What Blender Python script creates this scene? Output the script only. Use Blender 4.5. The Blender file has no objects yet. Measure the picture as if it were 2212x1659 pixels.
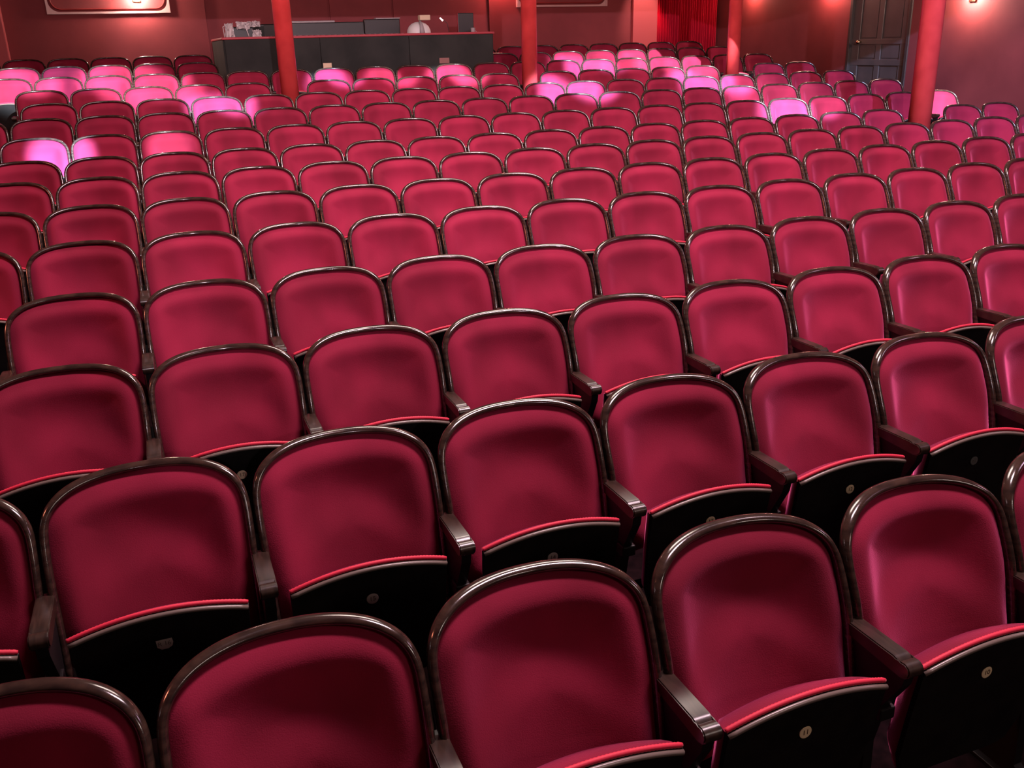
import bpy, bmesh, math, random
from mathutils import Vector, Matrix
random.seed(4)
C = bpy.context.scene.collection
SC = bpy.context.scene

# ------------------------------------------------------------------ camera
CAMZ = 1.92
F_PX, PITCH, ROLL, YAW = 1975.8, math.radians(20.343), math.radians(-1.571), math.radians(-20.598)
cy, sy = math.cos(YAW), math.sin(YAW)
fwd = Vector((-sy*math.cos(PITCH), cy*math.cos(PITCH), -math.sin(PITCH)))
rgt = Vector((cy, sy, 0)); upv = rgt.cross(fwd)
r2 = rgt*math.cos(ROLL) + upv*math.sin(ROLL)
u2 = upv*math.cos(ROLL) - rgt*math.sin(ROLL)
cam_data = bpy.data.cameras.new('camera')
cam = bpy.data.objects.new('camera', cam_data); C.objects.link(cam)
M = Matrix((r2, u2, -fwd)).transposed().to_4x4(); M.translation = Vector((0, 0, CAMZ))
cam.matrix_world = M
cam_data.sensor_width = 36; cam_data.lens = F_PX/2212*36; cam_data.clip_start = 0.05
SC.camera = cam

def to_px(x, y, z):
    p = Vector((x, y, z-CAMZ)); d = p.dot(fwd)
    if d < 0.1: return None
    return 1106+F_PX*p.dot(r2)/d, 829.5-F_PX*p.dot(u2)/d

# ------------------------------------------------------------------ world and light
w = bpy.data.worlds.new('world'); SC.world = w; w.use_nodes = True
w.node_tree.nodes['Background'].inputs[0].default_value = (0.35, 0.16, 0.16, 1)
w.node_tree.nodes['Background'].inputs[1].default_value = 0.09
SC.view_settings.view_transform = 'Standard'; SC.view_settings.look = 'None'
SC.view_settings.gamma = 1; SC.view_settings.exposure = 0.0
SC.view_settings.use_curve_mapping = False

def aim(o, loc, tgt):
    o.location = loc
    o.rotation_euler = (Vector(tgt)-Vector(loc)).to_track_quat('-Z', 'Y').to_euler()
def area(name, loc, tgt, sx, sy_, e, col):
    d = bpy.data.lights.new(name, 'AREA'); d.shape = 'RECTANGLE'; d.size = sx; d.size_y = sy_
    d.energy = e; d.color = col; o = bpy.data.objects.new(name, d); C.objects.link(o); aim(o, loc, tgt); return o
def spot(name, loc, tgt, deg, e, col, blend=0.15, rad=0.05):
    d = bpy.data.lights.new(name, 'SPOT'); d.spot_size = math.radians(deg); d.spot_blend = blend
    d.energy = e; d.color = col; d.shadow_soft_size = rad
    o = bpy.data.objects.new(name, d); C.objects.link(o); aim(o, loc, tgt); return o
def point(name, loc, e, col, rad=0.05):
    d = bpy.data.lights.new(name, 'POINT'); d.energy = e; d.color = col; d.shadow_soft_size = rad
    o = bpy.data.objects.new(name, d); C.objects.link(o); o.location = loc; return o

area('chandelier_light', (2.8, 6.6, 6.0), (2.8, 5.0, 0.5), 3.0, 1.6, 300, (1.0, 0.80, 0.72))
area('house_light', (2.8, 2.5, 6.6), (2.8, 5.0, 0.5), 2.4, 0.8, 660, (1.0, 0.70, 0.78))
area('rear_fill_light', (2.8, 10.3, 3.25), (2.8, 14.0, 1.5), 9.0, 0.3, 130, (1.0, 0.62, 0.60))  # unseen fill lamp added to brighten the back wall and rear rows
area('left_light', (-5.5, 4.5, 3.2), (3, 4.5, 0.8), 1.0, 1.0, 130, (1.0, 0.26, 0.15))
area('right_light', (7.5, 1.0, 4.2), (2, 5, 0.8), 1.0, 1.0, 50, (0.9, 0.55, 0.8))
for tgt_, e_ in (((0.4, 9.0, 2.0), 3000), ((4.1, 9.0, 2.0), 3600), ((8.2, 8.0, 1.9), 3600)):
    spot('stage_light', (-0.02, -7.0, 4.6), tgt_, 29, e_, (1.0, 0.78, 0.88), 1.0, 0.05)
VIO = (0.55, 0.85, 1.25); COOL = (0.85, 0.95, 1.1)
S0 = (3.5, -6.0, 7.2)
for tgt, deg, e, c in [
    ((-0.70, 8.62, 1.15), 1.9, 110000, VIO),
    ((0.15, 8.62, 1.15), 1.5, 30000, COOL),
    ((0.75, 10.4, 1.40), 2.6, 90000, VIO),
    ((-1.3, 12.2, 1.72), 3.0, 60000, COOL),
    ((-0.1, 12.4, 1.50), 4.2, 60000, COOL),
    ((-1.0, 13.3, 1.60), 4.0, 30000, VIO),
    ((2.2, 12.25, 1.46), 1.9, 80000, VIO),
    ((2.9, 12.25, 1.42), 1.9, 36000, COOL),
    ((3.8, 12.25, 1.44), 2.2, 60000, COOL),
    ((4.75, 10.4, 1.40), 3.0, 100000, VIO),
    ((6.65, 10.4, 1.40), 3.0, 90000, VIO),
    ((5.9, 12.3, 1.62), 2.6, 80000, VIO),
    ((7.2, 12.3, 1.60), 4.0, 60000, COOL),
    ((6.4, 13.3, 1.68), 4.4, 40000, COOL),
    ((8.4, 12.8, 1.62), 3.0, 50000, COOL),
    ((6.5, 8.62, 1.15), 2.8, 80000, VIO),
    ((8.7, 8.75, 1.15), 2.0, 50000, COOL),
    ((7.0, 9.6, 1.2), 5.0, 14000, COOL),
    ]:
    area('front_fill_light', (3.2, -3.5, 4.0), (2.2, 2.5, 0.7), 1.5, 0.6, 48, (1.0, 0.82, 0.74)) if tgt[0] == -0.70 else None  # soft fill added behind the viewpoint to lift near rows and number discs
    spot('follow_spot', S0, tgt, deg, e*2.0, c, 0.55, 0.05)
spot('spill_light', S0, (9.4, 11.6, 0.9), 20, 16000, (0.45, 0.55, 1.0), 1.0, 0.1)

# ------------------------------------------------------------------ materials
def newmat(name, base, rough=0.5, metal=0.0, spec=0.5, sheen=0.0, sheen_tint=(1, 1, 1), emit=None, es=0):
    m = bpy.data.materials.new(name); m.use_nodes = True
    b = m.node_tree.nodes['Principled BSDF']
    b.inputs['Base Color'].default_value = (*base, 1); b.inputs['Roughness'].default_value = rough
    b.inputs['Metallic'].default_value = metal; b.inputs['Specular IOR Level'].default_value = spec
    b.inputs['Sheen Weight'].default_value = sheen; b.inputs['Sheen Tint'].default_value = (*sheen_tint, 1)
    b.inputs['Sheen Roughness'].default_value = 0.35
    if emit: b.inputs['Emission Color'].default_value = (*emit, 1); b.inputs['Emission Strength'].default_value = es
    return m
def noisy(m, c1, c2, scale=3.0, detail=3.0, bump=0.0, bscale=200, stretch=(1, 1, 1), per_object=False, lo=0.35, hi=0.65):
    nt = m.node_tree; N = nt.nodes; L = nt.links; b = N['Principled BSDF']
    tc = N.new('ShaderNodeTexCoord'); mp = N.new('ShaderNodeMapping'); mp.inputs['Scale'].default_value = stretch
    L.new(tc.outputs['Object'], mp.inputs[0])
    if per_object:
        oi = N.new('ShaderNodeObjectInfo'); mu = N.new('ShaderNodeMath'); mu.operation = 'MULTIPLY'; mu.inputs[1].default_value = 37.0
        L.new(oi.outputs['Random'], mu.inputs[0]); L.new(mu.outputs[0], mp.inputs['Location'])
    no = N.new('ShaderNodeTexNoise'); no.inputs['Scale'].default_value = scale; no.inputs['Detail'].default_value = detail
    L.new(mp.outputs[0], no.inputs['Vector'])
    cr = N.new('ShaderNodeValToRGB'); cr.color_ramp.elements[0].position = lo; cr.color_ramp.elements[1].position = hi
    cr.color_ramp.elements[0].color = (*c1, 1); cr.color_ramp.elements[1].color = (*c2, 1)
    L.new(no.outputs['Fac'], cr.inputs[0]); L.new(cr.outputs[0], b.inputs['Base Color'])
    if bump:
        n2 = N.new('ShaderNodeTexNoise'); n2.inputs['Scale'].default_value = bscale; n2.inputs['Detail'].default_value = 2
        L.new(tc.outputs['Object'], n2.inputs['Vector'])
        bu = N.new('ShaderNodeBump'); bu.inputs['Strength'].default_value = bump; bu.inputs['Distance'].default_value = 0.002
        L.new(n2.outputs['Fac'], bu.inputs['Height']); L.new(bu.outputs[0], b.inputs['Normal'])
    return m
velvet = noisy(newmat('red velvet', (0.4, 0.01, 0.04), 0.85, 0, 0.12, 1.0, (1.0, 0.18, 0.42)),
               (0.17, 0.009, 0.026), (0.25, 0.013, 0.040), 4.0, 2.0, 0.35, 350, (1, 1, 0.5), True)
pipe_m = newmat('bright red piping', (0.6, 0.022, 0.055), 0.6, 0, 0.3, 0.3, (1, .4, .4))
wood = noisy(newmat('dark bentwood', (0.03, 0.016, 0.012), 0.17, 0, 0.7), (0.018, 0.010, 0.008), (0.045, 0.024, 0.017), 20, 4, 0, 1, (1, 1, 4))
armwood = noisy(newmat('brown varnished arm', (0.06, 0.03, 0.02), 0.28, 0, 0.6), (0.02, 0.011, 0.008), (0.04, 0.022, 0.015), 30, 4, 0, 1, (4, .6, 1))
edge_m = newmat('pale board edge highlight', (0.16, 0.12, 0.10), 0.28)  # pale tone paints the highlight along the glossy dark board edge
black = noisy(newmat('black stained board', (0.006, 0.005, 0.005), 0.55, 0, 0.25), (0.004, 0.0035, 0.0035), (0.009, 0.007, 0.006), 15, 3)
iron = newmat('black iron', (0.008, 0.006, 0.006), 0.5, 0, 0.3)
cream = newmat('cream number disc', (0.85, 0.66, 0.40), 0.5)
greyd = newmat('tarnished number disc', (0.48, 0.41, 0.34), 0.5)
greyd2 = newmat('shaded grey disc', (0.10, 0.095, 0.085), 0.5)  # shade on this disc is put into its darker colour
ink = newmat('brown ink', (0.09, 0.05, 0.025), 0.7)
inkg = newmat('faded ink', (0.13, 0.10, 0.08), 0.7)
wallm = noisy(newmat('dark red wall paint', (0.16, 0.02, 0.025), 0.7, 0, 0.3), (0.20, 0.034, 0.04), (0.25, 0.043, 0.05), 1.5, 4, 0.1, 60)
walls_m = noisy(newmat('maroon side wall paint', (0.16, 0.02, 0.025), 0.75, 0, 0.3), (0.20, 0.042, 0.046), (0.25, 0.054, 0.058), 1.5, 4, 0.1, 60)
pilm = newmat('salmon red pilaster paint', (0.42, 0.07, 0.08), 0.6)
pillm = noisy(newmat('gloss red pillar paint', (0.5, 0.03, 0.035), 0.35, 0, 0.4), (0.46, 0.035, 0.035), (0.56, 0.048, 0.046), 6, 3)
floorm = noisy(newmat('dark carpet', (0.02, 0.006, 0.008), 0.95, 0, 0.05), (0.004, 0.0015, 0.002), (0.009, 0.003, 0.004), 30, 4)
ceilm = newmat('dark ceiling', (0.05, 0.015, 0.015), 0.9)
deskm = noisy(newmat('black desk cloth', (0.018, 0.018, 0.017), 0.85, 0, 0.3), (0.016, 0.017, 0.016), (0.028, 0.028, 0.026), 3, 4)
trimr = newmat('red desk edge', (0.35, 0.03, 0.045), 0.5)
devm = newmat('black equipment', (0.015, 0.014, 0.015), 0.4)
mould = newmat('pale gilt moulding', (0.55, 0.36, 0.36), 0.5)
linered = newmat('deep red line', (0.25, 0.015, 0.015), 0.5)
curtm = newmat('crimson curtain', (0.45, 0.006, 0.03), 0.8, 0, 0.2, 0.3, (1, .2, .3))
doorm = noisy(newmat('grey brown door gloss', (0.10, 0.085, 0.075), 0.35), (0.09, 0.08, 0.07), (0.12, 0.10, 0.09), 3, 3)
doord = newmat('dark door recess', (0.045, 0.038, 0.036), 0.5)
brass = newmat('polished brass', (0.8, 0.65, 0.4), 0.2, 1.0)
white = newmat('white plastic', (0.75, 0.72, 0.72), 0.45)
grey = newmat('grey plastic', (0.32, 0.28, 0.29), 0.4)
film = newmat('crumpled translucent plastic', (0.50, 0.46, 0.46), 0.25)
paper = newmat('beige paper', (0.65, 0.5, 0.35), 0.8)
paper2 = newmat('pink brown paper', (0.28, 0.13, 0.12), 0.8)
lampglow = newmat('lit lamp glass', (1, 0.9, 0.8), 0.4, emit=(1.0, 0.72, 0.6), es=18)
smalls = newmat('small lit bulb', (1, 1, 1), 0.4, emit=(1.0, 0.85, 0.8), es=3)

# ------------------------------------------------------------------ helpers
def setp(o, label=None, cat=None, group=None, kind=None):
    if label: o['label'] = label
    if cat: o['category'] = cat
    if group: o['group'] = group
    if kind: o['kind'] = kind
    return o
def mesh_obj(name, bm, mat, parent=None, smooth=False, loc=None):
    me = bpy.data.meshes.new(name); bmesh.ops.recalc_face_normals(bm, faces=bm.faces[:]); bm.to_mesh(me); bm.free()
    if mat: me.materials.append(mat)
    if smooth:
        for p in me.polygons: p.use_smooth = True
    o = bpy.data.objects.new(name, me); C.objects.link(o)
    if parent: o.parent = parent
    if loc: o.location = loc
    return o
def empty(name, loc, label, cat, group=None):
    o = bpy.data.objects.new(name, None); C.objects.link(o); o.location = loc; o.empty_display_size = 0.1
    return setp(o, label, cat, group)
def bx(bm, x0, x1, y0, y1, z0, z1, bev=0.0, seg=2):
    b = bmesh.new()
    bmesh.ops.create_cube(b, size=1)
    for v in b.verts:
        v.co = Vector((x0+(v.co.x+.5)*(x1-x0), y0+(v.co.y+.5)*(y1-y0), z0+(v.co.z+.5)*(z1-z0)))
    if bev: bmesh.ops.bevel(b, geom=b.edges[:], offset=bev, segments=seg, affect='EDGES', profile=0.5)
    me = bpy.data.meshes.new('t'); b.to_mesh(me); b.free(); bm.from_mesh(me); bpy.data.meshes.remove(me)
    return bm
def box(name, x0, x1, y0, y1, z0, z1, mat, parent=None, bev=0.0, base=None):
    bm = bx(bmesh.new(), x0, x1, y0, y1, z0, z1, bev)
    return mesh_obj(name, bm, mat, parent)
def tube(bm, pts, rad, n=8, squash=None, caps=True):
    """pts list of Vector; rad scalar or list; squash = (axis vector, factor)"""
    rings = []
    for i, p in enumerate(pts):
        t = (pts[min(i+1, len(pts)-1)]-pts[max(i-1, 0)]).normalized()
        a = Vector((0, 1, 0)) if abs(t.y) < 0.95 else Vector((1, 0, 0))
        e1 = (a-t*a.dot(t)).normalized(); e2 = t.cross(e1)
        r = rad[i] if isinstance(rad, (list, tuple)) else rad
        ra, rb = (r, r) if squash is None else (r*squash, r)
        rings.append([bm.verts.new(p+e1*ra*math.cos(2*math.pi*k/n)+e2*rb*math.sin(2*math.pi*k/n)) for k in range(n)])
    for i in range(len(rings)-1):
        for k in range(n):
            bm.faces.new((rings[i][k], rings[i][(k+1) % n], rings[i+1][(k+1) % n], rings[i+1][k]))
    if caps: bm.faces.new(rings[0]); bm.faces.new(rings[-1][::-1])
    return bm
def lathe(bm, prof, n=24, cx=0, cy_=0):
    rings = [[bm.verts.new((cx+r*math.cos(2*math.pi*k/n), cy_+r*math.sin(2*math.pi*k/n), z)) for k in range(n)] for r, z in prof]
    for i in range(len(rings)-1):
        for k in range(n): bm.faces.new((rings[i][k], rings[i][(k+1) % n], rings[i+1][(k+1) % n], rings[i+1][k]))
    bm.faces.new(rings[0][::-1]); bm.faces.new(rings[-1]); return bm
def sst(a, b, x):
    t = max(0.0, min(1.0, (x-a)/(b-a))); return t*t*(3-2*t)

# ------------------------------------------------------------------ seating rows (name, Y, rim height rel. camera)
ROWY = dict(A=1.570, B=2.383, C=3.235, D=4.092, E=4.988, F=5.907, G=6.821, H=7.737, I=8.616, J=9.505, K=10.394, L=11.225, M=12.223, N=13.26, O=14.203)
ROWH = dict(A=-1.033, B=-.994, C=-.963, D=-.917, E=-.859, F=-.812, G=-.757, H=-.710, I=-.613, J=-.510, K=-.420, L=-.321, M=-.211, N=-.105, O=-.015)
RIM = 0.84; DY = 0.085
ROWT = {k: ROWH[k]*(ROWY[k]+DY)/ROWY[k] for k in ROWY}   # true apex height, the apex sits back from the sides
keys = 'ABCDEFGHIJKLMNO'
FZ = {k: CAMZ+ROWT[k]-RIM for k in keys}

# ------------------------------------------------------------------ the room
def floor_mesh():
    bm = bmesh.new(); prof = [(-9.0, FZ['A'])]
    for a, b in zip(keys[:-1], keys[1:]):
        y = ROWY[a]+0.14; prof += [(y, FZ[a]), (y, FZ[b])]
    prof += [(16.0, FZ['O'])]
    A = [bm.verts.new((-7.2, y, z)) for y, z in prof]; B = [bm.verts.new((10.2, y, z)) for y, z in prof]
    A0 = [bm.verts.new((-7.2, y, -0.4)) for y in (-9.0, 16.0)]; B0 = [bm.verts.new((10.2, y, -0.4)) for y in (-9.0, 16.0)]
    for i in range(len(prof)-1): bm.faces.new((A[i], B[i], B[i+1], A[i+1]))
    bm.faces.new(A+[A0[1], A0[0]]); bm.faces.new(B+[B0[1], B0[0]]); bm.faces.new((A0[0], A0[1], B0[1], B0[0]))
    bm.faces.new((A[0], A0[0], B0[0], B[0])); bm.faces.new((A[-1], A0[1], B0[1], B[-1]))
    return mesh_obj('floor', bm, floorm)
fl = floor_mesh(); fl['kind'] = 'structure'; fl['label'] = 'dark stepped auditorium floor under the seat rows'
TOP = 3.35
wb = bmesh.new()
bx(wb, -7.2, 1.03, 15.0, 15.2, 0.5, TOP)          # left part of the back wall
bx(wb, 1.03, 5.42, 15.05, 15.2, 0.5, TOP)          # recess behind the desk
bx(wb, 5.42, 8.02, 15.0, 15.2, 0.5, TOP)
bx(wb, 8.0, 10.2, 15.45, 15.6, 0.5, TOP)
wall_back = setp(mesh_obj('wall_back', wb, wallm), 'dark red back wall behind the last row', kind='structure')
for x0, x1 in ((1.06, 2.82), (2.85, 3.81), (3.84, 5.40)):
    box('panel', x0-.03*(x0<2), x1, 15.03, 15.05, 1.1, TOP-0.05, wallm, wall_back, 0.006)
box('pilaster', 8.0, 8.47, 14.92, 15.2, 0.5, TOP, pilm, wall_back, 0.01)
box('pilaster', -2.4, -1.62, 14.85, 15.0, 0.5, TOP, pilm, wall_back, 0.01)
wr = bmesh.new()
bx(wr, 10.0, 10.2, -4.0, 10.62, -0.4, TOP); bx(wr, 10.0, 10.2, 11.86, 15.6, -0.4, TOP)
bx(wr, 10.0, 10.2, 10.62, 11.86, 3.0, TOP)
wall_right = setp(mesh_obj('wall_right', wr, walls_m), 'maroon side wall with wall lamps and a door', kind='structure')
wl = bx(bmesh.new(), -7.4, -7.2, -4.0, 15.6, -0.4, TOP)
setp(mesh_obj('wall_left', wl, walls_m), kind='structure')
cl = bmesh.new(); bx(cl, -7.4, 10.2, 9.8, 15.6, TOP, TOP+.15); bx(cl, -7.4, 6.8, 9.7, 9.8, 2.92, 4.2, .02)
bx(cl, 6.8, 10.2, 7.5, 9.8, TOP, TOP+.15); bx(cl, 6.8, 10.2, 7.4, 7.5, 2.92, 4.2, .02); bx(cl, 6.7, 6.8, 7.4, 9.8, 2.92, 4.2, .02)
setp(mesh_obj('ceiling', cl, ceilm), kind='structure')
# unseen blocker added behind the viewpoint to shade the left seats from stage light
bx_ = bx(bmesh.new(), -1.5, -0.09, -2.6, -2.0, -0.4, 6.0, 0.02)
setp(mesh_obj('trim_1', bx_, walls_m), kind='structure')

# door in the right wall
door = bpy.data.objects.new('door_1', None); C.objects.link(door); door.location = (10.06, 11.24, FZ['K'])
setp(door, 'grey-brown panelled door in the right side wall', kind='structure')
dz = FZ['K']
def dbox(name, y0, y1, z0, z1, x0, x1, mat, par=door, bev=0.004):
    return box(name, x0-10.06, x1-10.06, y0-11.24, y1-11.24, z0-dz, z1-dz, mat, par, bev)
dbox('door_leaf', 10.66, 11.82, dz+.01, 2.98, 10.05, 10.10, doorm)
for y0, y1 in ((10.62, 10.67), (11.81, 11.86)): dbox('door_jamb', y0, y1, dz+.01, 3.0, 9.98, 10.12, doord)
# rails and stiles leave recessed panels
for z0, z1 in ((dz+.02, dz+.2), (1.50, 1.58), (1.79, 1.86), (2.9, 2.97)):
    dbox('rail', 10.67, 11.81, z0, z1, 10.025, 10.05, doorm)
for y0, y1 in ((10.67, 10.82), (11.20, 11.30), (11.66, 11.81)):
    dbox('stile', y0, y1, dz+.03, 2.96, 10.03, 10.05, doorm)
for y0, y1 in ((10.84, 11.18), (11.32, 11.64)):
    for z0, z1 in ((dz+.22, 1.48), (1.60, 1.77), (1.88, 2.88)):
        dbox('door_panel', y0, y1, z0, z1, 10.042, 10.05, doorm, door, 0.006)
hm = bmesh.new(); lathe(hm, [(0.012, 0), (0.012, .03), (0.03, .045), (0.034, .06), (0.02, .08)], 16)
h = mesh_obj('door_knob', hm, brass, door, True); h.rotation_euler = (0, -math.pi/2, 0); h.location = (-0.03, 11.61-11.24, 1.825-dz)
h['label'] = 'shiny brass knob'
# picture moulding frames on the back wall
def wall_frame(x0, x1, zb, zt, n):
    t = bpy.data.objects.new('trim_%d' % n, None); C.objects.link(t); t.location = ((x0+x1)/2, 14.98, zb)
    setp(t, 'pale moulding frame on the back wall', kind='structure')
    cx = (x0+x1)/2; q = 0.14
    def pr(name, pts, yy, th, mat):
        bm = bmesh.new()
        a = [bm.verts.new((x-cx, yy-14.98, z-zb)) for x, z in pts]; b = [bm.verts.new((x-cx, yy+th-14.98, z-zb)) for x, z in pts]
        bm.faces.new(a); bm.faces.new(b[::-1])
        for i in range(len(pts)): bm.faces.new((a[i], a[(i+1) % len(pts)], b[(i+1) % len(pts)], b[i]))
        return mesh_obj(name, bm, mat, t)
    wd = 0.028
    pr('moulding', [(x0, zb), (x1, zb), (x1, zb+wd), (x0, zb+wd)], 14.965, .035, mould)
    pr('moulding', [(x0, zt-wd), (x1, zt-wd), (x1, zt), (x0, zt)], 14.965, .035, mould)
    pr('moulding', [(x0, zb+wd), (x0+wd, zb+wd), (x0+wd, zt-wd), (x0, zt-wd)], 14.965, .035, mould)
    pr('moulding', [(x1-wd, zb+wd), (x1, zb+wd), (x1, zt-wd), (x1-wd, zt-wd)], 14.965, .035, mould)
    for sx, xx in ((1, x0+wd), (-1, x1-wd)):
        for sz, zz in ((1, zb+wd), (-1, zt-wd)):
            pts = [(xx, zz)]+[(xx+sx*q*(1-math.sin(a)), zz+sz*q*(1-math.cos(a))) for a in [i*math.pi/2/8 for i in range(9)]]
            pr('corner_piece', pts, 14.972, .02, mould)
    # inner red line and panel with rounded corners
    ring = []
    xa, xb, za, zc, rr = x0+.06, x1-.06, zb+.06, zt-.06, .13
    for cxx, czz, a0 in ((xb-rr, za+rr, -90), (xb-rr, zc-rr, 0), (xa+rr, zc-rr, 90), (xa+rr, za+rr, 180)):
        for i in range(7):
            a = math.radians(a0+15*i); ring.append((cxx+rr*math.cos(a), czz+rr*math.sin(a)))
    bm = bmesh.new(); P = [Vector((x-cx, -0.004, z-zb)) for x, z in ring]; P.append(P[0])
    tube(bm, P, 0.011, 6, caps=False); mesh_obj('inner_line', bm, linered, t, True)
    bm = bmesh.new(); vs = [bm.verts.new((x-cx, 0.004, z-zb)) for x, z in ring]; vb = [bm.verts.new((x-cx, 0.016, z-zb)) for x, z in ring]
    bm.faces.new(vs); bm.faces.new(vb[::-1])
    for i in range(len(vs)): bm.faces.new((vs[i], vs[(i+1) % len(vs)], vb[(i+1) % len(vs)], vb[i]))
    mesh_obj('panel', bm, walls_m, t)
    return t
wall_frame(-1.06, 0.55, 2.476, 3.25, 2); wall_frame(5.89, 7.53, 2.49, 3.25, 3)

# wall lamps just above the picture edge
def sconce(name, loc, ax, label, e, col=(1.0, 0.5, 0.4), bulb=0.05, off=0.09):
    t = empty(name, loc, label, 'lamp', 'wall lamps')
    d = Vector(ax)
    bm = bmesh.new(); bx(bm, -.05, .05, -.05, .05, -.06, .10, .01); p = mesh_obj('backplate', bm, brass, t)
    p.scale = (0.2 if abs(d.x) > .5 else 1, 0.2 if abs(d.y) > .5 else 1, 1)
    bm = bmesh.new(); tube(bm, [Vector((0, 0, .04)), d*.05+Vector((0, 0, .02)), d*off+Vector((0, 0, .05)), d*off+Vector((0, 0, .08))], .007, 8)
    mesh_obj('arm', bm, brass, t, True)
    bm = bmesh.new(); lathe(bm, [(.012, .07), (.045, .10), (.062, .16), (.055, .22), (.03, .26)], 20)
    s = mesh_obj('glass_shade', bm, lampglow, t, True); s.location = d*off
    point(name+'_light', Vector(loc)+d*(off+.03)+Vector((0, 0, .02)), e, col, bulb)
sconce('wall_lamp', (0.12, 14.97, 2.68), (0, -1, 0), 'glowing wall lamp inside the moulding frame at the far left of the back wall', 60, (1, .68, .55))
sconce('wall_lamp', (5.62, 14.99, 2.85), (0, -1, 0), 'glowing wall lamp on the back wall right of the sound desk', 26, (1, .25, .2))
sconce('wall_lamp', (9.98, 14.3, 2.66), (-1, 0, 0), 'glowing wall lamp on the side wall beyond the third red pillar', 24, (1.0, 0.35, 0.25))
sconce('wall_lamp', (9.98, 12.27, 2.60), (-1, 0, 0), 'glowing wall lamp on the side wall just left of the door', 36, (1.0, 0.35, 0.28))
sconce('wall_lamp', (9.98, 9.60, 2.34), (-1, 0, 0), 'glowing wall lamp on the side wall beside the nearest red pillar', 55, (1.0, 0.6, 0.48))

# pleated curtain in the doorway right of the pilaster
def curtain():
    t = empty('curtain', (9.1, 15.3, FZ['O']), 'crimson pleated curtain hanging in the back right corner doorway', 'curtain')
    n = 300; bm = bmesh.new(); z0, z1 = 0.02, TOP-FZ['O']-.1; pts = []
    for i in range(n+1):
        x = -0.62+1.42*i/n; pts.append((x, 0.035*math.sin(i*2*math.pi/10)+0.02*math.sin(i*.13)))
    a = [bm.verts.new((x, y, z0)) for x, y in pts]; b = [bm.verts.new((x, y, z1)) for x, y in pts]
    for i in range(n): bm.faces.new((a[i], a[i+1], b[i+1], b[i]))
    o = mesh_obj('pleated_cloth', bm, curtm, t, True)
    sm = o.modifiers.new('s', 'SOLIDIFY'); sm.thickness = .004
    bm = bmesh.new(); tube(bm, [Vector((-.63, 0, z1+.02)), Vector((.82, 0, z1+.02))], .015, 10); mesh_obj('curtain_rail', bm, brass, t, True)
curtain()
spot('curtain_light', (8.60, 14.95, 3.25), (8.72, 15.3, 1.7), 26, 160, (1.0, 0.1, 0.2), 1.0, 0.03)
spot('pilaster_light', (8.1, 14.2, 3.25), (8.2, 14.95, 2.3), 45, 110, (1.0, 0.6, 0.5), 0.8, 0.05)

# red cast pillars
def pillar(x, y, r, label, row):
    z0 = FZ[row]; t = empty('pillar', (x, y, z0), label, 'pillar', 'red round pillars')
    bm = bmesh.new(); lathe(bm, [(r, .12), (r, TOP-z0-.1), (r, TOP-z0)], 32)
    mesh_obj('shaft', bm, pillm, t, True)
    bm = bmesh.new(); lathe(bm, [(r*1.35, 0), (r*1.35, .06), (r*1.15, .08), (r*1.1, .12), (r, .125)], 32); mesh_obj('base', bm, pillm, t)
pillar(1.585, 11.20, .100, 'red round pillar standing in front of the sound desk', 'L')
pillar(4.560, 11.20, .097, 'red round pillar just right of the sound desk', 'L')
pillar(7.540, 11.20, .088, 'slim dark red pillar left of the side wall, beside the curtain', 'L')
pillar(7.565, 7.76, .112, 'nearest red pillar, right of the door', 'H')
t = empty('cable_box', (7.36, 7.95, FZ['I']), 'small black box on the seat row at the foot of the nearest pillar', 'box')
t.location = (7.43, 8.12, FZ['I'])
bm = bmesh.new(); bx(bm, -.09, .09, -.07, .07, 0.0, .30, .01); mesh_obj('case', bm, devm, t)
bm = bmesh.new(); bx(bm, -.10, .10, -.08, .08, .30, .325, .005); mesh_obj('lid', bm, deskm, t)

# ------------------------------------------------------------------ sound desk
DX0, DX1, DY0, DY1, DZT = 1.04, 4.675, 12.78, 14.62, 2.10
fz = FZ['N']
desk = empty('sound_desk', ((DX0+DX1)/2, (DY0+DY1)/2, fz), 'long black sound desk with red edge behind the back rows', 'desk')
def kb(name, x0, x1, y0, y1, z0, z1, mat, bev=.006):
    l = desk.location; return box(name, x0-l.x, x1-l.x, y0-l.y, y1-l.y, z0-l.z, z1-l.z, mat, desk, bev)
n = 3
for i in range(n):
    a = DX0+.02+(DX1-DX0-.04)*i/n; b = DX0+.02+(DX1-DX0-.04)*(i+1)/n
    kb('front_panel', a+.002, b-.002, DY0, DY0+.03, fz-.10 if False else fz, DZT-.03, deskm)
kb('side_panel', DX0, DX0+.03, DY0+.032, DY1, fz, DZT-.03, deskm)
kb('side_panel', DX1-.03, DX1, DY0+.032, DY1, fz, DZT-.03, deskm)
kb('worktop', DX0+.04, DX1-.04, DY0+.05, DY1, DZT-.20, DZT-.17, deskm)
kb('red_edge', DX0-.01, DX1+.01, DY0-.01, DY0+.05, DZT-.03, DZT, trimr, .008)
for a in (DX0-.01, DX1-.05): kb('red_edge', a, a+.06, DY0+.052, DY1, DZT-.03, DZT, trimr, .008)
WT = DZT-.17
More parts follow.
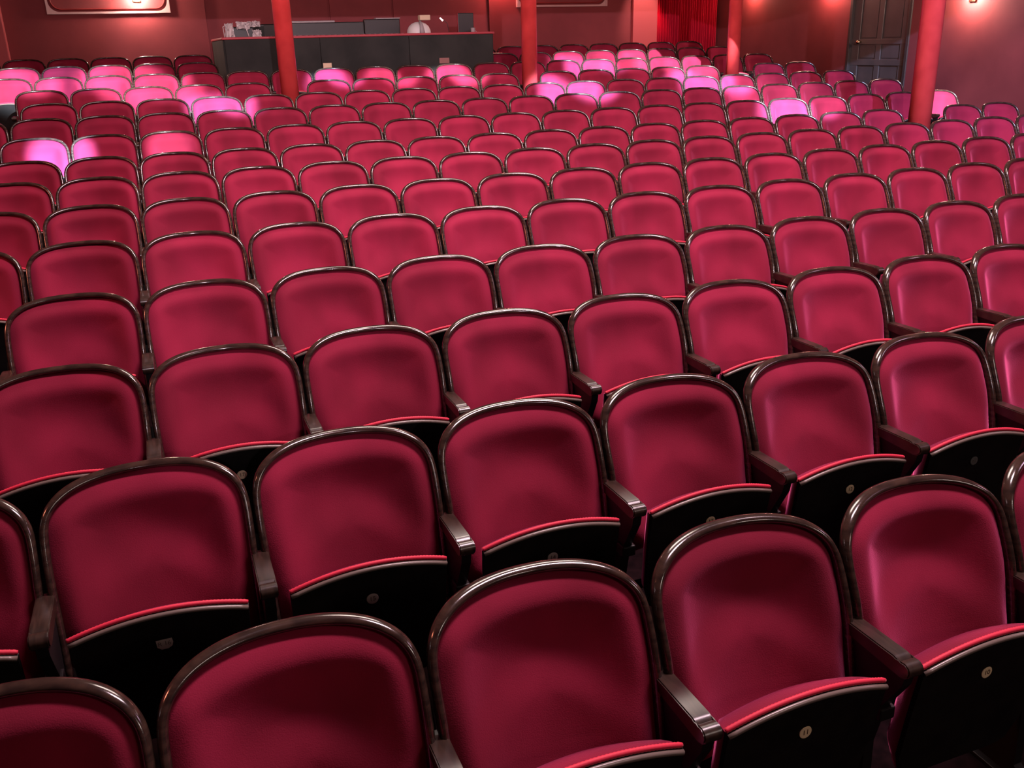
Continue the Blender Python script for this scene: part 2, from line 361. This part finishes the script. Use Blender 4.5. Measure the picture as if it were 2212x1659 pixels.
# mixing console, covered
t = empty('mixing_console', (2.66, 13.75, WT), 'long black mixing console with pale top strip on the sound desk', 'console')
box('body', -1.0, .98, -.3, .3, 0, .16, devm, t, .02)
bm = bmesh.new()
for (x0, x1, z) in ((-1.0, -.60, .345), (-.60, .45, .355), (.45, .98, .385)):
    bx(bm, x0+.003, x1-.003, .14, .24, .10, z, .012)
mesh_obj('meter_bridge', bm, devm, t)
box('pale_strip', -.595, .03, .12, .26, .350, .378, grey, t, .008)['label'] = 'pale grey strip'
box('pale_strip', .62, .98, .12, .26, .386, .402, grey, t, .004)
bm = bmesh.new()
for i in range(24): bx(bm, -.93+.08*i, -.90+.08*i, -.2, .05, .16, .185, .004, 1)
setp(mesh_obj('faders', bm, grey, t), kind='stuff')
# wrapped device at the left end
t = empty('wrapped_device', (1.36, 13.25, WT), 'black device wrapped in crumpled clear plastic at the left end of the sound desk', 'equipment')
box('body', -.20, .12, -.12, .15, 0, .30, devm, t, .02)
def crump(name, x0, x1, y, z0, z1, seed, nx=9, nz=7, amp=.02):
    rr = random.Random(seed); bm = bmesh.new(); g = {}
    for i in range(nx+1):
        for j in range(nz+1):
            e = .35 if i in (0, nx) or j in (0, nz) else 1
            g[i, j] = bm.verts.new((x0+(x1-x0)*i/nx+rr.uniform(-.008, .008), y+rr.uniform(-amp, amp), z0+(z1-z0)*j/nz+rr.uniform(-.01, .01)))
    for i in range(nx):
        for j in range(nz): bm.faces.new((g[i, j], g[i+1, j], g[i+1, j+1], g[i, j+1]))
    o = mesh_obj(name, bm, film, t); s = o.modifiers.new('s', 'SOLIDIFY'); s.thickness = .004; return o
crump('plastic_sheet', -.25, -.14, -.17, .12, .34, 1)
crump('plastic_sheet', -.10, .06, -.17, .27, .36, 2)
crump('plastic_sheet', .06, .20, -.17, .29, .36, 3)
crump('plastic_sheet', .09, .20, -.17, .12, .26, 4)
bm = bmesh.new(); tube(bm, [Vector((-.01, -.17, .34)), Vector((.02, -.18, .26)), Vector((.05, -.17, .14))], .007, 6); mesh_obj('plastic_fold', bm, film, t, True)
bm = bmesh.new(); tube(bm, [Vector((-.26, -.16, .12)), Vector((-.27, -.16, .3)), Vector((-.20, -.16, .34))], .006, 6); mesh_obj('plastic_fold', bm, film, t, True)
# small dark unit beside it
t = empty('rack_unit', (1.66, 13.6, WT), 'small black box unit left of the mixing console', 'equipment')
box('case', -.03, .15, -.12, .2, 0, .33, devm, t, .01); box('front_plate', -.02, .14, -.13, -.12, .02, .31, deskm, t, .002)
t.location.x = 1.51
# white domed chair back with grey stem lamp
t = empty('white_dome_lamp', (3.81, 13.52, WT), 'white rounded dome with grey stem and beige box head on the sound desk', 'lamp')
bm = bmesh.new(); lathe(bm, [(.17, .0), (.172, .16), (.165, .22), (.14, .27), (.10, .305), (.05, .325), (.01, .33)], 32)
mesh_obj('dome', bm, white, t, True)
bm = bmesh.new(); tube(bm, [Vector((0.0, -.19, .14)), Vector((-.005, -.17, .28)), Vector((-.01, -.10, .36))], [.045, .026, .012], 10, 0.5); mesh_obj('stem', bm, grey, t, True)
bm = bmesh.new(); bx(bm, -.02, .135, -.16, -.05, .345, .415, .01); o = mesh_obj('box_head', bm, paper, t); o['label'] = 'beige box head'
# gooseneck lamp
t = empty('gooseneck_lamp', (4.22, 13.4, WT), 'small gooseneck desk lamp with bright tip on the sound desk', 'lamp')
bm = bmesh.new(); lathe(bm, [(.03, 0), (.03, .02), (.008, .03)], 16); mesh_obj('base', bm, devm, t, True)
bm = bmesh.new(); tube(bm, [Vector((0, 0, .02)), Vector((.0, 0, .2)), Vector((-.02, 0, .30)), Vector((-.07, 0, .345))], .004, 6); mesh_obj('neck', bm, devm, t, True)
bm = bmesh.new(); tube(bm, [Vector((-.125, 0, .375)), Vector((-.085, -.01, .335))], [.008, .013], 10); mesh_obj('lit_head', bm, smalls, t, True)
# monitor
t = empty('monitor', (4.52, 13.62, WT), 'dark computer monitor standing at the right end of the sound desk', 'monitor')
t.location = (4.545, 13.62, WT)
box('stand', -.04, .04, -.02, .06, 0, .12, devm, t, .004); box('screen', -.12, .12, -.03, .0, .10, .44, devm, t, .008)
box('bezel_edge', -.125, -.12, -.03, .0, .10, .44, trimr, t)
t = empty('small_cup', (4.60, 13.45, WT), 'small grey cup in front of the monitor on the sound desk', 'cup')
bm = bmesh.new(); lathe(bm, [(.025, 0), (.032, .20), (.034, .235), (.028, .235), (.022, .02)], 16); mesh_obj('body', bm, grey, t, True)
bm = bmesh.new(); tube(bm, [Vector((.03, 0, .2)), Vector((.055, 0, .18)), Vector((.05, 0, .14)), Vector((.028, 0, .13))], .005, 6); mesh_obj('handle', bm, grey, t, True)
# notes stuck on the front
for (x0, x1, z0, z1, m, lb) in ((2.273, 2.385, 1.69, 1.757, paper, 'beige paper note stuck on the desk front near the left pillar'),
                               (3.87, 4.01, 1.705, 1.775, paper2, 'pinkish brown paper note stuck on the desk front toward the right')):
    o = box('paper_note', -(x1-x0)/2, (x1-x0)/2, -.004, 0, 0, z1-z0, m, None); o.location = ((x0+x1)/2, DY0, z0)
    setp(o, lb, 'note')

# ------------------------------------------------------------------ theatre seat
PITCHX = 0.53
OUT = [(0, 0), (.05, .000), (.10, .002), (.145, .007), (.182, .016), (.212, .030), (.235, .049), (.251, .074), (.2595, .105), (.262, .15), (.2615, .22), (.259, .34), (.256, .49)]
def cat_rom(P, sub=4):
    R = []
    for i in range(len(P)-1):
        p0 = P[max(i-1, 0)] if i > 0 else (-P[1][0], P[1][1]); p1 = P[i]; p2 = P[i+1]; p3 = P[min(i+2, len(P)-1)]
        for s in range(sub):
            t = s/sub
            R.append(tuple(.5*((2*p1[c])+(-p0[c]+p2[c])*t+(2*p0[c]-5*p1[c]+4*p2[c]-p3[c])*t*t+(-p0[c]+3*p1[c]-3*p2[c]+p3[c])*t**3) for c in (0, 1)))
    R.append(P[-1]); return R
half = cat_rom(OUT, 3)
def inset(path, d):
    R = []
    for i, p in enumerate(path):
        a = path[max(i-1, 0)]; b = path[min(i+1, len(path)-1)]
        tx, td = b[0]-a[0], b[1]-a[1]
        if i == 0: tx, td = 1, 0
        l = math.hypot(tx, td); nx, nd = -td/l, tx/l
        R.append((max(0, p[0]+nx*d), p[1]+nd*d))
    return R
def base_y(x, drop): return DY*(1-min(1.1, (x/.26)**2))*(1-sst(.15, .55, drop)*.35)-.24*drop-.035*min(1.1, (x/.26)**2)*sst(.06, .26, drop)
def frame_mesh():
    hp = inset(half, .0112); path = [(-x, d) for x, d in hp[:0:-1]]+hp
    pts = [Vector((x, base_y(x, d), RIM-d)) for x, d in path]
    bm = bmesh.new(); tube(bm, pts, .0112, 10, 1.6); return bm
def boundary():
    hp = [p for p in inset(half, .021) if p[1] <= .46]; xb = hp[-1][0]
    right = hp; bottom = [(xb*(1-t/6.0), .50) for t in range(1, 12)]
    return right+bottom+[(-x, d) for x, d in hp[:0:-1]]
BND = boundary()
def dist(x, d):
    m = 9
    for i in range(len(BND)):
        ax, ad = BND[i]; bx_2, bd = BND[(i+1) % len(BND)]
        vx, vd = bx_2-ax, bd-ad; L2 = vx*vx+vd*vd+1e-12
        t = max(0, min(1, ((x-ax)*vx+(d-ad)*vd)/L2)); m = min(m, math.hypot(x-ax-vx*t, d-ad-vd*t))
    return m
def cush_h(x, d):
    e = dist(x, d)
    h = .042*math.sin(math.pi/2*min(1, e/.056))**0.9 if e > 0 else 0
    h -= .014*sst(.035, .125, e)
    r = math.hypot(x*.95, d-.41)
    h += .028*sst(.245, .14, r)
    return h
def cushion_mesh():
    bm = bmesh.new(); c = (0, .25); ts = [1, .985, .965, .94, .91, .87, .82, .76, .69, .61, .52, .43, .33, .22, .11]
    rings = []
    for t in ts:
        rings.append([bm.verts.new((c[0]+(x-c[0])*t, base_y(c[0]+(x-c[0])*t, c[1]+(d-c[1])*t)-cush_h(c[0]+(x-c[0])*t, c[1]+(d-c[1])*t), RIM-(c[1]+(d-c[1])*t))) for x, d in BND])
    n = len(BND)
    for i in range(len(rings)-1):
        for k in range(n): bm.faces.new((rings[i][k], rings[i][(k+1) % n], rings[i+1][(k+1) % n], rings[i+1][k]))
    cv = bm.verts.new((c[0], base_y(*c)-cush_h(*c), RIM-c[1]))
    for k in range(n): bm.faces.new((rings[-1][k], rings[-1][(k+1) % n], cv))
    return bm
def backpanel_mesh():
    bm = bmesh.new(); n = len(BND)
    a = [bm.verts.new((x, base_y(x, d)+.002, RIM-d)) for x, d in BND]; b = [bm.verts.new((x, base_y(x, d)+.014, RIM-d)) for x, d in BND]
    for k in range(n): bm.faces.new((a[k], a[(k+1) % n], b[(k+1) % n], b[k]))
    for R_ in (a, b):
        # strip-fill between left and right halves
        m = n//2
        cvv = bm.verts.new((0, sum(v.co.y for v in R_)/n+.0, RIM-.22))
        cvv.co.y = base_y(0, .22)+(.002 if R_ is a else .014)
        for k in range(n): bm.faces.new((R_[k], R_[(k+1) % n], cvv))
    return bm
# tipped-up seat: outline (x, z); board at the camera side
SW = .213
def seat_top(x): return .548+.036*(1-(x/SW)**2)
def seat_out(nx=16, zb=.17, inset_=0.0):
    P = [(-SW+inset_+(2*SW-2*inset_)*i/nx, seat_top((-SW+(2*SW)*i/nx)*.999)-inset_) for i in range(nx+1)]
    P += [(SW-inset_-.004, .40), (SW-inset_-.012, .26), (SW-.04-inset_, zb+.012+inset_), (SW-.08-inset_, zb+inset_)]
    P += [(-SW+.08+inset_, zb+inset_), (-SW+.04+inset_, zb+.012+inset_), (-SW+inset_+.012, .26), (-SW+inset_+.004, .40)]
    return P
def lean(z): return -(z-.45)*.16
def slab(y0, y1, ins0, ins1, bulge=0.0):
    bm = bmesh.new(); A = seat_out(inset_=ins0); B = seat_out(inset_=ins1)
    a = [bm.verts.new((x, y0+lean(z), z)) for x, z in A]; b = [bm.verts.new((x, y1+lean(z), z)) for x, z in B]
    n = len(a); bm.faces.new(a); bm.faces.new(b[::-1])
    for k in range(n): bm.faces.new((a[k], a[(k+1) % n], b[(k+1) % n], b[k]))
    return bm
YB = -.245
def board_mesh():
    bm = slab(YB-.012, YB, .002, .0)
    return bm
def seatcushion_mesh():
    bm = bmesh.new(); prof = [(YB, .004), (YB+.008, .003), (YB+.028, .009), (YB+.050, .020), (YB+.068, .036), (YB+.080, .058), (YB+.086, .09), (YB+.088, .14)]
    rings = []
    for y, ins in prof:
        rings.append([bm.verts.new((x, y+lean(z), z)) for x, z in seat_out(inset_=ins)])
    n = len(rings[0])
    for i in range(len(rings)-1):
        for k in range(n): bm.faces.new((rings[i][k], rings[i][(k+1) % n], rings[i+1][(k+1) % n], rings[i+1][k]))
    bm.faces.new(rings[-1]); bm.faces.new(rings[0][::-1]); return bm
def piping_mesh():
    P = seat_out(24)[:25]; bm = bmesh.new()
    pts = [Vector((x*.995, YB-.001+lean(z), z+.004)) for x, z in P]
    # ribbed cord
    Q = []; R_ = []
    for i in range(len(pts)-1):
        for s in range(4):
            Q.append(pts[i].lerp(pts[i+1], s/4)); R_.append(.0066 if s % 2 == 0 else .0056)
    Q.append(pts[-1]); R_.append(.005)
    tube(bm, Q, R_, 8); return bm
def edge_mesh():
    P = seat_out(24)[:25]; bm = bmesh.new()
    pts = [Vector((x*.985, YB-.010+lean(z), z-.007)) for x, z in P]
    tube(bm, pts, .0065, 8); return bm
def arm_mesh(sgn=-1):
    # armrest bar with rounded nose and groove, centred on the boundary between two seats
    bm = bmesh.new(); cx = sgn*PITCHX/2; wd = .0225
    prof = [(-.075, .588), (-.075, .560), (-.27, .556), (-.285, .560), (-.296, .570), (-.299, .582), (-.294, .593), (-.282, .599), (-.268, .597), (-.262, .592), (-.255, .597), (-.245, .599), (-.10, .594)]
    a = [bm.verts.new((cx-wd, y, z)) for y, z in prof]; b = [bm.verts.new((cx+wd, y, z)) for y, z in prof]
    bm.faces.new(a); bm.faces.new(b[::-1]); n = len(prof)
    for k in range(n): bm.faces.new((a[k], a[(k+1) % n], b[(k+1) % n], b[k]))
    bmesh.ops.bevel(bm, geom=[e for e in bm.edges if abs(e.verts[0].co.x-e.verts[1].co.x) < .001], offset=.003, segments=2, affect='EDGES')
    return bm
def standard_mesh(sgn=-1):
    bm = bmesh.new(); cx = sgn*PITCHX/2; wd = .014
    prof = [(.0, .0), (-.24, .0), (-.235, .02), (-.20, .05), (-.19, .30), (-.215, .42), (-.275, .53), (-.28, .557), (-.03, .562), (.0, .60), (-.01, .40), (.0, .2), (.02, .03)]
    a = [bm.verts.new((cx-wd, y, z)) for y, z in prof]; b = [bm.verts.new((cx+wd, y, z)) for y, z in prof]
    bm.faces.new(a); bm.faces.new(b[::-1]); n = len(prof)
    for k in range(n): bm.faces.new((a[k], a[(k+1) % n], b[(k+1) % n], b[k]))
    bx(bm, cx-.035, cx+.035, -.26, .04, 0, .012, .002)
    bx(bm, cx-.022, cx+.022, -.235, -.19, .40, .435, .004)
    return bm
def mk(name, bm, mat, smooth=False):
    me = bpy.data.meshes.new(name); bmesh.ops.recalc_face_normals(bm, faces=bm.faces[:]); bm.to_mesh(me); bm.free(); me.materials.append(mat)
    if smooth:
        for p in me.polygons: p.use_smooth = True
    return me
ME = {
    'back_frame': mk('back_frame', frame_mesh(), wood, True),
    'back_cushion': mk('back_cushion', cushion_mesh(), velvet, True),
    'back_panel': mk('back_panel', backpanel_mesh(), black),
    'seat_board': mk('seat_board', board_mesh(), black),
    'board_edge': mk('board_edge', edge_mesh(), edge_m, True),
    'seat_cushion': mk('seat_cushion', seatcushion_mesh(), velvet, False),
    'piping': mk('piping', piping_mesh(), pipe_m, True),
    'armrest': mk('armrest', arm_mesh(-1), armwood), 'armrest_r': mk('armrest_r', arm_mesh(1), armwood),
    'side_standard': mk('side_standard', standard_mesh(-1), iron), 'side_standard_r': mk('side_standard_r', standard_mesh(1), iron),
}
for m_ in ('armrest', 'armrest_r', 'seat_cushion'):
    for p in ME[m_].polygons: p.use_smooth = True
    try: ME[m_].set_sharp_from_angle(angle=math.radians(50))
    except Exception: pass
def part(me_key, name, parent):
    o = bpy.data.objects.new(name, ME[me_key]); C.objects.link(o); o.parent = parent; return o

ORD = ['first', 'second', 'third', 'fourth', 'fifth', 'sixth', 'seventh', 'eighth', 'ninth', 'tenth', 'eleventh', 'twelfth', 'thirteenth', 'fourteenth', 'fifteenth', 'sixteenth', 'seventeenth', 'eighteenth', 'nineteenth', 'twentieth', 'twenty-first', 'twenty-second']
ROWNAME = {k: ORD[i]+' nearest row' for i, k in enumerate(keys)}
ROWNAME['A'] = 'nearest row'; ROWNAME['O'] = 'last row'; ROWNAME['N'] = 'last row but one'; ROWNAME['L'] = 'row with pillars'

rows = {}
def add_seg(row, x0, k0, k1):
    for k in range(k0, k1+1): rows.setdefault(row, []).append((x0+k*PITCHX, k, k == k1))
add_seg('A', .106, -3, 16); add_seg('B', -.152, -3, 17)
for r_, x0 in (('C', -.405), ('D', -.407), ('E', -.402), ('F', -.392), ('G', -.379)): add_seg(r_, x0, -4, 17)
add_seg('H', -.376, -4, 14); add_seg('H', -.376, 16, 17)
add_seg('I', -.364, -4, 17); add_seg('J', -.365, -4, 17); add_seg('K', -.355, -1, 17)
add_seg('L', -.469, -1, 3); add_seg('L', 2.037, 0, 4); add_seg('L', 4.956, 0, 4); add_seg('L', 8.135, 0, 1)
add_seg('M', -.355, -5, 17); add_seg('N', -.342, -5, 2); add_seg('N', 6.02, -2, 5)
add_seg('O', -.868, -5, 3); add_seg('O', 6.549, -3, 4)
NUM = {('C', 1): ('17', cream, ink), ('B', 1): ('15', greyd, inkg), ('B', 2): ('14', greyd, inkg), ('B', 3): ('13', cream, ink),
       ('B', 4): ('12', cream, ink), ('B', 5): ('11', greyd2, inkg), ('A', 2): ('11', cream, ink), ('A', 3): ('10', cream, ink)}

def number_disc(parent, txt, md, mi):
    bm = bmesh.new(); lathe(bm, [(.0155, 0), (.0165, .0008), (.016, .002), (.014, .0025)], 32)
    d = mesh_obj('number_disc', bm, md, parent, False); zc = .478
    d.rotation_euler = (math.pi/2, 0, 0); d.location = (0, YB-.0125+lean(zc), zc)
    cu = bpy.data.curves.new('digits', 'FONT'); cu.body = txt; cu.size = .0185; cu.align_x = 'CENTER'; cu.align_y = 'CENTER'; cu.extrude = .0003
    o = bpy.data.objects.new('digits', cu); C.objects.link(o)
    dg = bpy.context.evaluated_depsgraph_get(); me = bpy.data.meshes.new_from_object(o.evaluated_get(dg))
    bpy.data.objects.remove(o); me.materials.clear(); me.materials.append(mi)
    o = bpy.data.objects.new('digits', me); C.objects.link(o); o.parent = d; o.location = (0, 0, .0028)
    d['label'] = 'round disc reading '+txt
    return d

count = 0
for r_ in keys:
    seats = []
    for x, k, last in rows[r_]:
        y, z = ROWY[r_], CAMZ+ROWH[r_]
        a = to_px(x-.25, y, z-.14); b = to_px(x+.25, y, z-.14)
        if a is None or b is None or b[0] < 2 or a[0] > 2210 or x > 8.95: continue
        seats.append((x, k, last))
    seats.sort()
    # seats hidden behind the desk or pillars keep their place in the count
    n = len(seats)
    for i, (x, k, last) in enumerate(seats):
        key = (r_, k) if r_ in 'ABC' else None
        col = 'red velvet'
        if r_ in 'NO':
            side = [s for s in seats if (s[0] < 3) == (x < 3)]; j = side.index((x, k, last))
            where = ROWNAME[r_]+', '+ORD[j]+(' from left, left of sound desk' if x < 3 else ' right of the sound desk')
        elif i < n/2+1: where = ORD[i]+' from left in the '+ROWNAME[r_]
        else: where = (ORD[n-1-i]+' from right in the ') + ROWNAME[r_]
        if where.startswith('first from left in'): where = where.replace('first from left', 'leftmost')
        if where.startswith('first from right in'): where = where.replace('first from right', 'rightmost')
        extra = ''
        if key in NUM: extra = ' numbered '+NUM[key][0]
        lab = 'red velvet seat'+extra+', '+where
        if (r_, k) == ('B', 0): lab = 'red velvet tip-up seat with paper label, '+where
        root = empty('theatre_seat', (x, ROWY[r_], FZ[r_]), lab, 'seat', 'red velvet theatre seats in rows')
        for nm in ('back_frame', 'back_cushion', 'back_panel', 'seat_board', 'seat_cushion'): part(nm, nm, root)
        sc_ = [c for c in root.children if c.name.startswith('seat_cushion')]
        for nm in ('piping', 'board_edge'): part(nm, nm, root)
        part('armrest', 'armrest', root); part('side_standard', 'side_standard', root)
        if last: part('armrest_r', 'armrest', root); part('side_standard_r', 'side_standard', root)
        if key in NUM: number_disc(root, *NUM[key])
        if (r_, k) == ('B', 0):
            bm = bmesh.new(); P = [(-.019, .012), (.019, .013), (.021, 0), (.018, -.010), (.008, -.016), (-.008, -.016), (-.018, -.008)]
            fa = [bm.verts.new((px_, 0, pz)) for px_, pz in P]; fb = [bm.verts.new((px_, .0008, pz)) for px_, pz in P]
            bm.faces.new(fa); bm.faces.new(fb[::-1])
            for q in range(7): bm.faces.new((fa[q], fa[(q+1) % 7], fb[(q+1) % 7], fb[q]))
            o = mesh_obj('paper_label', bm, greyd, root); o.location = (.0, YB-.0135+lean(.49), .487); o['label'] = 'worn grey paper label reading R16'
            cu = bpy.data.curves.new('writing', 'FONT'); cu.body = 'R 16'; cu.size = .017; cu.align_x = 'CENTER'; cu.align_y = 'CENTER'
            q = bpy.data.objects.new('w', cu); C.objects.link(q); dg = bpy.context.evaluated_depsgraph_get()
            me = bpy.data.meshes.new_from_object(q.evaluated_get(dg)); bpy.data.objects.remove(q); me.materials.clear(); me.materials.append(inkg)
            q = bpy.data.objects.new('writing', me); C.objects.link(q); q.parent = o; q.location = (0, -.0006, 0); q.rotation_euler = (math.pi/2, 0, 0)
        count += 1
print('SEATS', count)
